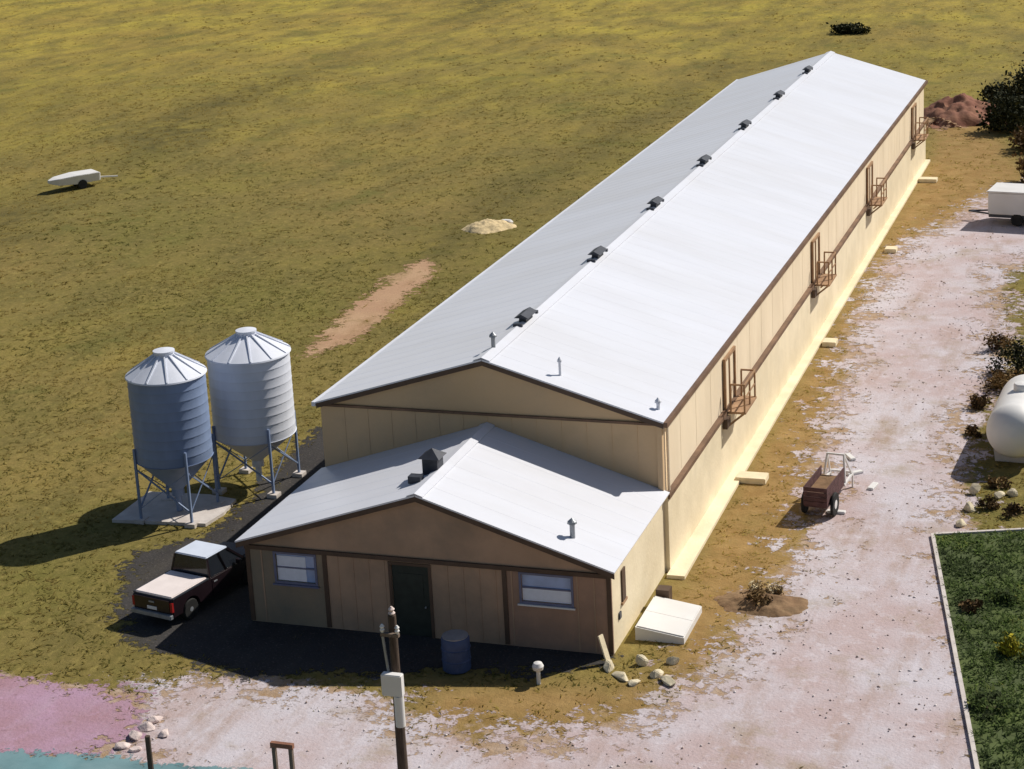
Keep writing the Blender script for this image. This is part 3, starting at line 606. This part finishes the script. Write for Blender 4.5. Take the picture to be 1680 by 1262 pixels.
MB().box(-.70, .70, 1.6, 2.5, 1.121, 1.15).build('hood', 'truck', tr, False, .01)
MB().box(-.22, .22, -2.722, -2.701, .66, .78).build('number_plate', 'white', tg)
for s in (-1, 1): MB().box(s*.72-.15, s*.72+.15, 2.58, 2.63, .72, .92).build('headlight', 'white', tr)
MB().box(-.93, .93, -2.82, -2.66, .42, .58).build('bumper', 'greymetal', tr, False, .02)
MB().box(-.93, .93, 2.6, 2.74, .40, .60).build('bumper', 'greymetal', tr, False, .02)
for s in (-1, 1):
    for a in axl:
        t = .5; wl = MB().lathe([(.26, -.11), (.36, -.11), (.39, -.07), (.39, .07), (.36, .11), (.26, .11)], 20).build('wheel', 'rubber', tr, True)
        wl.rotation_euler[1] = math.pi/2; wl.location = (s*.80, a, .39)
        MB().lathe([(.05, -.10), (.25, -.09), (.255, .09), (.05, .115)], 16).build('rim', 'greymetal', wl, True)
    MB().box(min(s*.93, s*1.1), max(s*.93, s*1.1), .95, 1.06, 1.14, 1.32).build('mirror', 'truck', tr)

# ------------------------------------------------------------------ utility pole in the foreground
pb = G(670, 1385); pole = empty('utility_pole', pb); tag(pole, 'dark wooden utility pole with white equipment box before the shaded front wall', 'utility pole')
def ptop(v):                                  # height on the pole axis seen at row v
    d = ray(655, v); k = (pb[0]-CAM[0])*d[0]+(pb[1]-CAM[1])*d[1]; t = k/(d[0]**2+d[1]**2); return float(CAM[2]+t*d[2])
h_top, h_b0, h_b1, h_c1 = ptop(1008), ptop(1132), ptop(1100), ptop(1182)
MB().tube((0, 0, -.3), (0, 0, h_top), .15, .10, 12).build('post', 'wood_dark', pole, True)
MB().box(-.25, .27, -.36, -.16, h_b0, h_b1+.05).build('transformer_box', 'white', pole, False, .02)
MB().tube((.14, -.25, h_c1), (.14, -.25, h_b0-.005), .12, n=12).build('white_conduit', 'white', pole, True)
ca_ = MB().box(-.24, .22, -.21, -.11, h_top-.48, h_top-.40).build('cross_arm', 'wood_grey', pole)
for xx in (-.2, .18): MB().lathe([(.03, h_top-.40), (.06, h_top-.32), (.035, h_top-.28), (.06, h_top-.24), (.02, h_top-.18)], 10, (xx, -.16)).build('insulator', 'white', ca_, True)
MB().bar((-.12, -.15, h_b1+.02), (-.2, -.16, h_top-.5), .05, .05).build('brace', 'greymetal', pole)
MB().lathe([(.05, h_top), (.09, h_top+.05), (.05, h_top+.1), (.08, h_top+.15), (.02, h_top+.22)], 10).build('top_insulator', 'stone', pole, True)
# posts in the yard
p = G(252, 1300); zt_ = 1.5
fp = MB().tube((0, 0, -.2), (0, 0, 1.62), .085, .07, 10).build('fence_post', 'wood_dark', None, True); fp.location = p; tag(fp, 'weathered dark fence post beside the teal pond edge', 'post')
p = G(468, 1280); hp = empty('hitching_frame', p); tag(hp, 'small wooden frame of two grey uprights with reddish top rail on the gravel', 'frame')
for s in (-1, 1): MB().box(s*.24-.05, s*.24+.05, -.05, .05, -.1, .95).build('upright', 'wood_grey', hp)
MB().box(-.32, .32, -.06, .06, .951, 1.08).build('top_rail', 'redsoil', hp)
# stones edging the pond
def boulder(name, loc, r, sq, m, seed, label, cat, group=None):
    import bmesh
    rg = random.Random(seed*31+5); b = bmesh.new()
    for k in range(16):
        v = Vector((rg.gauss(0, 1), rg.gauss(0, 1), rg.gauss(0, 1))).normalized()*rg.uniform(.75, 1.1)
        b.verts.new((v.x*r[0], v.y*r[1], max(v.z, -.4)*r[2]))
    h = bmesh.ops.convex_hull(b, input=b.verts); bmesh.ops.delete(b, geom=[g_ for g_ in h['geom_interior'] if isinstance(g_, bmesh.types.BMVert)], context='VERTS')
    bmesh.ops.dissolve_limit(b, angle_limit=R(12), verts=b.verts, edges=b.edges)
    bmesh.ops.bevel(b, geom=list(b.edges), offset=min(r)*.10, segments=2, affect='EDGES'); bmesh.ops.recalc_face_normals(b, faces=b.faces)
    me = bpy.data.meshes.new(name); b.to_mesh(me); b.free(); me.materials.append(M[m])
    o = bpy.data.objects.new(name, me); C.objects.link(o); o.location = (loc[0], loc[1], loc[2]+r[2]*.3); o.rotation_euler[2] = seed
    tag(o, label, cat, group); return o
def heap(name, loc, rx, ry, h, m, seed, label, cat='heap', group=None):
    n = 44; vs = []; fs = []
    for j in range(n+1):
        for i in range(n+1):
            a, b_ = i/n*2-1, j/n*2-1; d = math.hypot(a, b_); q = Vector((a*1.7+seed, b_*1.7, seed*.37))
            d2 = d*(1+.30*mnoise.noise(q))+.06*mnoise.noise(q*4)
            z = h*max(0, 1-d2)**.75*(1+.28*mnoise.noise(q*2.2)) + h*.13*mnoise.noise(q*6)*max(0, 1-d2)**.5 - .03
            if d2 > .98: z = -.05
            vs.append((a*rx, b_*ry, z))
    for j in range(n):
        for i in range(n): fs.append((j*(n+1)+i, j*(n+1)+i+1, (j+1)*(n+1)+i+1, (j+1)*(n+1)+i))
    o = MB().add(vs, fs).build(name, m, None, True); o.location = loc; o.rotation_euler[2] = seed; tag(o, label, cat, group); return o
for i, (u, v, r) in enumerate(((200, 1226, .26), (222, 1210, .30), (240, 1196, .30), (257, 1184, .32), (270, 1206, .24), (222, 1232, .24))):
    boulder('edging_stone', G(u, v), (r, r*.8, r*.5), 0, 'stone', i+1, 'pinkish white edging stone in the short row by the pond post', 'stone', 'edging stones by the pond')

# ------------------------------------------------------------------ things before the front wall
p = G(750, 1098); bl = empty('blue_barrel', p); tag(bl, 'dark blue plastic drum standing in shade before the annexe front', 'drum')
MB().lathe([(.36, .0), (.42, .05), (.42, .34), (.44, .36), (.42, .38), (.42, .70), (.44, .72), (.42, .74), (.42, 1.0), (.38, 1.06)], 24).build('drum_body', 'bluebarrel', bl, True)
MB().lathe([(.38, 1.061), (.385, 1.09), (.30, 1.095), (.02, 1.1)], 24).build('lid', 'greymetal', bl, True)
p = G(884, 1122); wp = empty('standpipe', p); tag(wp, 'small white standpipe with round cap at the edge of the front shade', 'standpipe')
MB().tube((0, 0, -.1), (0, 0, .42), .06, n=10).build('pipe', 'white', wp, True)
MB().lathe([(.06, .40), (.15, .46), (.17, .56), (.12, .66), (.02, .70)], 14).build('cap', 'white', wp, True)
# white box beside the annexe flank, and rubble
c = G(1085, 1045); bx = empty('cellar_hatch', (6.98, -3.75, 0)); tag(bx, 'low white sloping cellar hatch beside the annexe side wall', 'hatch')
MB().prism([(-.75, 0), (.75, 0), (.75, .20), (-.75, .42)], 'y', -1.15, 1.15).build('hatch_body', 'white', bx)
MB().add([(-.70, -1.1, .448), (.73, -1.1, .240), (.73, -.01, .240), (-.70, -.01, .448), (-.70, -1.1, .423), (.73, -1.1, .215), (.73, -.01, .215), (-.70, -.01, .423)], [(0, 1, 2, 3), (7, 6, 5, 4), (0, 4, 5, 1), (1, 5, 6, 2), (2, 6, 7, 3), (3, 7, 4, 0)]).build('hatch_leaf', 'white', bx)
MB().add([(-.70, .01, .448), (.73, .01, .240), (.73, 1.1, .240), (-.70, 1.1, .448), (-.70, .01, .423), (.73, .01, .215), (.73, 1.1, .215), (-.70, 1.1, .423)], [(0, 1, 2, 3), (7, 6, 5, 4), (0, 4, 5, 1), (1, 5, 6, 2), (2, 6, 7, 3), (3, 7, 4, 0)]).build('hatch_leaf', 'white', bx)
MB().box(-.72, -.3, 1.2, 1.6, 0, .6).build('meter_box', 'trim', bx)
for i, (u, v, r, m) in enumerate(((1000, 1098, (.34, .22, .22), 'stone2'), (1018, 1112, (.4, .2, .14), 'stone2'), (1052, 1090, (.25, .2, .28), 'stone2'), (1078, 1108, (.3, .22, .2), 'stone2'), (1098, 1122, (.42, .22, .16), 'stone2'), (1105, 1088, (.22, .2, .2), 'stone2'), (1040, 1122, (.26, .2, .12), 'stone2'))):
    boulder('rubble_block', G(u, v), r, 0, m, i+11, 'pale cream rubble block on the ground off the annexe corner', 'rubble', 'rubble off the annexe corner')
p = G(1000, 1090); bd = MB().bar((0, 0, -.05), (-.28, .1, .85), .2, .05).build('leaning_board', 'concrete_y'); bd.location = p; tag(bd, 'pale board leaning outward at the front corner of the annexe', 'board')
# slabs at the foot of the side wall, one under each loading door
for i, (u, v, lb) in enumerate(((1222, 788, 'cream step slab at the wall foot near the annexe'), (1362, 566, 'small cream slab at the wall foot before the second loading door'), (1462, 413, 'small cream slab at the wall foot before the third loading door'), (1518, 298, 'cream step slab at the wall foot near the barn far end'))):
    p = G(u, v); L_ = .55 if i in (0, 3) else .3
    o = MB().box(-L_, L_, -.35, .35, 0, .22).build('step_slab', 'concrete_y', None, False, .02); o.location = (max(p[0], 6.36+L_), p[1], 0); tag(o, lb, 'slab', 'slabs along the wall foot')

# ------------------------------------------------------------------ yard on the right
cx_, cy_ = G(1352, 835)[:2]; ct = empty('farm_cart', (cx_, cy_, 0), R(-6)); tag(ct, 'old dark maroon wooden cart with pale metal frame standing on the drive', 'cart')
for k in range(4): MB().box(-.42, -.39, -1.1, 1.1, .52+k*.17, .67+k*.17).build('side_board', 'maroon', ct); 
for k in range(4): MB().box(.39, .42, -1.1, 1.1, .52+k*.17, .67+k*.17).build('side_board', 'maroon', ct)
for k in range(4): MB().box(-.385, .385, -1.1, -1.07, .52+k*.17, .67+k*.17).build('end_board', 'maroon', ct)
MB().box(-.385, .385, -1.065, 1.1, .46, .51).build('floor', 'maroon', ct); MB().box(-.38, .38, -1.0, 1.05, .512, .86).build('load', 'dirt', ct)
fr = MB()
for s in (-1, 1):
    fr.bar((s*.4, 1.15, .5), (s*.4, 2.3, .55), .07, .07); fr.bar((s*.4, 1.3, .5), (s*.3, 1.5, 1.5), .06, .06); fr.bar((s*.4, 2.2, .55), (s*.3, 1.5, 1.5), .06, .06); fr.bar((s*.4, 2.3, .55), (s*.4, 2.3, 0.02), .06, .06)
fr.bar((-.33, 1.5, 1.5), (.33, 1.5, 1.5), .06, .06); fr.bar((-.43, 2.3, .57), (.43, 2.3, .57), .07, .07)
fr.build('hitch_frame', 'white', ct)
for s in (-1, 1):
    wl = MB().lathe([(.28, -.05), (.40, -.05), (.42, 0), (.40, .05), (.28, .05)], 18).build('wheel', 'rubber', ct, True); wl.rotation_euler[1] = math.pi/2; wl.location = (s*.52, -.5, .42)
    MB().lathe([(.05, -.06), (.27, -.04), (.27, .04), (.05, .06)], 16).build('rim', 'white', wl, True)
MB().bar((-.55, -.5, .42), (.55, -.5, .42), .06, .06).build('axle', 'trim', ct)
# bits lying by the cart
for i, (u, v) in enumerate(((1372, 842), (1402, 778), (1432, 800), (1395, 752))):
    o = MB().box(-.32, .32, -.11, .11, 0, .1).build('white_block', 'white', None, False, .02); o.location = G(u, v); o.rotation_euler[2] = i*.7; tag(o, 'small white block lying on the gravel beside the maroon cart', 'block', 'white blocks by the cart')
# dirt heap with straw
hp_ = G(1248, 990); heap('dirt_heap', hp_, 1.5, 1.1, .3, 'dirt', 3.1, 'brown dirt heap at the edge of the drive before the annexe flank', 'heap')
shrub_later = [(1236, 975, (.55, .4, .55), 'strawleaf', 'pale dry straw clump behind the brown dirt heap'), (1272, 978, (.4, .35, .45), 'strawleaf', 'smaller pale straw clump on the drive side of the dirt heap'), (1248, 992, (.6, .5, .5), 'leafbrown', 'dark brown brush lying over the dirt heap')]
# propane tank at the right edge
tk = empty('gas_tank', (16.0, 13.9, 0), R(-3)); tag(tk, 'large white horizontal gas tank with domed ends among brown weeds', 'tank')
prof = [(.02, -2.6), (.45, -2.52), (.8, -2.3), (.98, -1.95), (1.0, -1.7), (1.0, 1.7), (.98, 1.95), (.8, 2.3), (.45, 2.52), (.02, 2.6)]
tb = MB().lathe(prof, 36).build('tank_shell', 'white', tk, True); tb.rotation_euler[0] = -math.pi/2; tb.location = (0, 0, 1.32)
for s in (-1.4, 1.4): MB().prism([(-.7, 0), (.7, 0), (.8, .75), (.3, .42), (-.3, .42), (-.8, .75)], 'y', s-.12, s+.12).build('saddle', 'concrete', tk)
MB().lathe([(.28, 2.29), (.28, 2.5), (.24, 2.56), (.02, 2.6)], 18).build('dome_cover', 'white', tk, True)
# enclosed white trailer farther up the drive
tl = empty('cargo_trailer', (13.5, 50.3, 0), R(-8)); tag(tl, 'white enclosed cargo trailer parked at the far end of the drive', 'trailer')
MB().box(-1.9, 2.2, -1.1, 1.1, .62, 1.85).build('box_body', 'white', tl, False, .06)
MB().box(-1.95, 2.25, -1.15, 1.15, 1.853, 1.92).build('roof_panel', 'white', tl, False, .02)
MB().box(-1.85, 2.15, -1.05, 1.05, .45, .617).build('chassis', 'darkmetal', tl)
for yy in (-1.0, 1.0):
    for xx in (-.3, .6):
        wl = MB().lathe([(.2, -.1), (.33, -.1), (.36, 0), (.33, .1), (.2, .1)], 16).build('wheel', 'rubber', tl, True); wl.rotation_euler[0] = math.pi/2; wl.location = (xx, yy, .36)
        MB().lathe([(.04, -.08), (.19, -.08), (.19, .08), (.04, .08)], 12).build('rim', 'greymetal', wl, True)
MB().bar((-1.85, .5, .5), (-3.2, 0, .5), .08, .08).build('drawbar', 'darkmetal', tl); MB().bar((-1.85, -.5, .5), (-3.2, 0, .5), .08, .08).build('drawbar', 'darkmetal', tl)
heap('soil_heap', (6.5, 82.3, 0), 3.6, 3.0, 1.55, 'redsoil', 5.1, 'red brown heap of bare soil beyond the barn far corner', 'heap')
heap('soil_heap', (5.4, 79.3, 0), 2.0, 1.2, .5, 'sand', 2.2, 'low pale heap of sand in front of the red soil heap', 'heap')

# ------------------------------------------------------------------ vegetation
def shrub(name, loc, r, n, m, label, cat='shrub', leaf=.09, seed=0, group=None, stems=5):
    t = empty(name, loc); tag(t, label, cat, group); rg = np.random.default_rng(seed+100)
    k = max(5, n//90); cc = rg.normal(0, 1, (k, 3)); cc /= np.linalg.norm(cc, axis=1)[:, None]; cc *= rg.uniform(.35, .8, (k, 1)); cc[:, 2] = np.abs(cc[:, 2])*.95+.12
    own = rg.integers(0, k, n); q = cc[own]+rg.normal(0, .17, (n, 3)); q = q*np.array(r); q[:, 2] = np.maximum(q[:, 2], .03)
    a = rg.normal(0, 1, (n, 3)); a /= np.linalg.norm(a, axis=1)[:, None]; b = np.cross(a, rg.normal(0, 1, (n, 3))); b /= np.linalg.norm(b, axis=1)[:, None]
    s = leaf*rg.uniform(.6, 1.5, (n, 1)); v = np.stack([q-a*s, q+b*s*.55, q+a*s, q-b*s*.55], 1).reshape(-1, 3)
    tint = np.repeat(np.clip(.5+rg.normal(0, .22, k)[own]+rg.normal(0, .15, n), 0, 1), 4)
    o = np_mesh('foliage', v, np.arange(4*n).reshape(-1, 4), m, tint); o.parent = t
    mb = MB()
    for i in range(min(stems, k)): mb.tube((rg.normal(0, .06), rg.normal(0, .06), -.05), tuple(cc[i]*np.array(r)), .05*max(r)/1.2, .012, 6)
    mb.build('stem', 'bark', t); return t
for i, (u, v, r, n, m, lb) in enumerate((
    (1655, 215, (1.9, 1.6, 2.6), 2600, 'leafdark', 'dark tall shrub with dense foliage near the red soil heap'),
    (1690, 180, (2.4, 2.0, 3.4), 3000, 'leafdark', 'largest dark bush rising behind the shrub near the soil heap'),
    (1640, 165, (1.6, 1.4, 1.4), 1500, 'leafdark', 'low dark bush just behind the red soil heap'),
    (1695, 300, (1.5, 1.5, 1.8), 1500, 'leafbrown', 'brownish shrub behind the white cargo trailer'),
    (1690, 248, (1.6, 1.6, 1.6), 1500, 'leafbrown', 'russet shrub between the cargo trailer and the dark bushes'))):
    shrub('shrub', G(u, v), r, n, m, lb, leaf=.13, seed=i)
shrub('field_bush', (-8.1, 124.5, float(terrain(np.array([-8.1]), np.array([124.5]))[0])), (2.1, 1.6, .9), 1500, 'leafdark', 'low dark bush alone in the field beyond the barn ridge', leaf=.15, seed=9)
M['strawleaf'] = leafmat('pale_straw_stalks', [(0, (.30, .21, .10)), (.5, (.55, .43, .25)), (1, (.75, .64, .42))])
for i, (u, v, r, m, lb) in enumerate(shrub_later): shrub('brush', G(u, v), r, 420, m, lb, 'brush', .06, 80+i)
for i, (u, v, r, n, m) in enumerate(((1650, 640, (1.1, .9, 1.0), 900, 'leafbrown'), (1612, 668, (.7, .6, .6), 500, 'leafbrown'), (1668, 612, (1.2, 1.1, 1.5), 1200, 'leafdark'), (1640, 575, (.9, .8, .8), 600, 'leafbrown'), (1600, 715, (.45, .45, .45), 300, 'leafbrown'))):
    shrub('weed_clump', G(u, v), r, n, m, ['brown weed clump beside the dome end of the gas tank', 'small brown weed clump next to the gas tank weeds', 'dark leafy clump beside the gas tank', 'brown weed clump farthest up the drive from the gas tank', 'smallest brown weed tuft at the gravel edge by the gas tank'][i], 'weeds', leaf=.07, seed=20+i)
for i, (u, v, r, m, lb) in enumerate(((1665, 1075, (.55, .5, .6), 'leafyellow', 'yellow flowering bush in the dark green plot'), (1650, 985, (.9, .7, .35), 'lush', 'low green bush in the dark plot beyond the yellow flowers'), (1625, 1160, (.7, .9, .3), 'lush', 'spreading green plant along the plot edge'), (1590, 1000, (.4, .35, .3), 'leafbrown', 'brownish tuft just inside the plot edge'))):
    p = G(u, v, .05); shrub('garden_plant', p, r, 700, m, lb, 'plant', .06, 40+i)
for i, (u, v) in enumerate(((1578, 862), (1592, 838), (1598, 810), (1640, 815), (1660, 812))):
    boulder('pale_rock', G(u, v), (.28+.05*(i % 2), .22, .2+.08*(i % 3)), 0, 'stone2', 61+i, 'pale rock among the dry weeds beside the drive', 'rock', 'rocks in the dry weeds')
for i, (u, v) in enumerate(((1620, 835), (1660, 845), (1640, 798))):
    shrub('weed_clump', G(u, v), (.6, .5, .4), 350, 'leafbrown', 'dry olive weed clump between the pale rocks and the dark plot', 'weeds', .06, 60+i, 'weeds between rocks and plot')
# kerb around the plot
for name, a, b, lb in (('plot_kerb', LAWN[0], LAWN[2], 'pale straight kerb along the drive side of the dark green plot'), ('plot_kerb', (LAWN[0][0]+.1, LAWN[0][1]+.02), LAWN[5], 'pale kerb along the weedy end of the dark green plot')):
    o = MB().bar((*a, .04), (*b, .04), .12, .14).build(name, 'concrete'); tag(o, lb, 'kerb')

# ------------------------------------------------------------------ in the field
a, b = G(85, 312), G(160, 300); mid = ((a[0]+b[0])/2, (a[1]+b[1])/2); rz = math.atan2(b[1]-a[1], b[0]-a[0])
zz = float(terrain(np.array([mid[0]]), np.array([mid[1]]))[0])
fw = empty('field_trailer', (mid[0], mid[1], zz), rz); tag(fw, 'white tapered trailer with thin drawbar standing alone in the field', 'trailer')
def ringb(x_, w_, z0, z1): return [(x_, -w_, z0), (x_, w_, z0), (x_, w_*1.15, z1), (x_, -w_*1.15, z1)]
MB().loft([ringb(-1.75, .12, .55, .75), ringb(-1.2, .5, .4, .85), ringb(0, .68, .35, .95), ringb(1.5, .66, .38, .95), ringb(1.6, .6, .42, .9)]).build('tub', 'white', fw, False, .03)
MB().bar((1.58, 0, .5), (3.0, 0, .35), .09, .09).build('drawbar', 'white', fw)
for s in (-1, 1):
    wl = MB().lathe([(.15, -.08), (.30, -.08), (.32, 0), (.30, .08), (.15, .08)], 16).build('wheel', 'rubber', fw, True); wl.rotation_euler[0] = math.pi/2; wl.location = (.3, s*.68, .31)
hs = G(803, 374); heap('sand_heap', hs, 1.7, 1.3, .55, 'straw', 7.1, 'pale sandy heap in the grass off the barn shaded side', 'heap')
p = G(831, 369); bg_ = MB().loft([[(math.cos(t)*.42*s, math.sin(t)*.24*s, z) for t in [k*math.pi/5 for k in range(10)]] for s, z in ((.8, 0), (1, .08), (1, .2), (.7, .3))]).build('white_sack', 'white', None, True)
bg_.location = p; tag(bg_, 'white sack lying beside the pale sandy heap', 'sack')
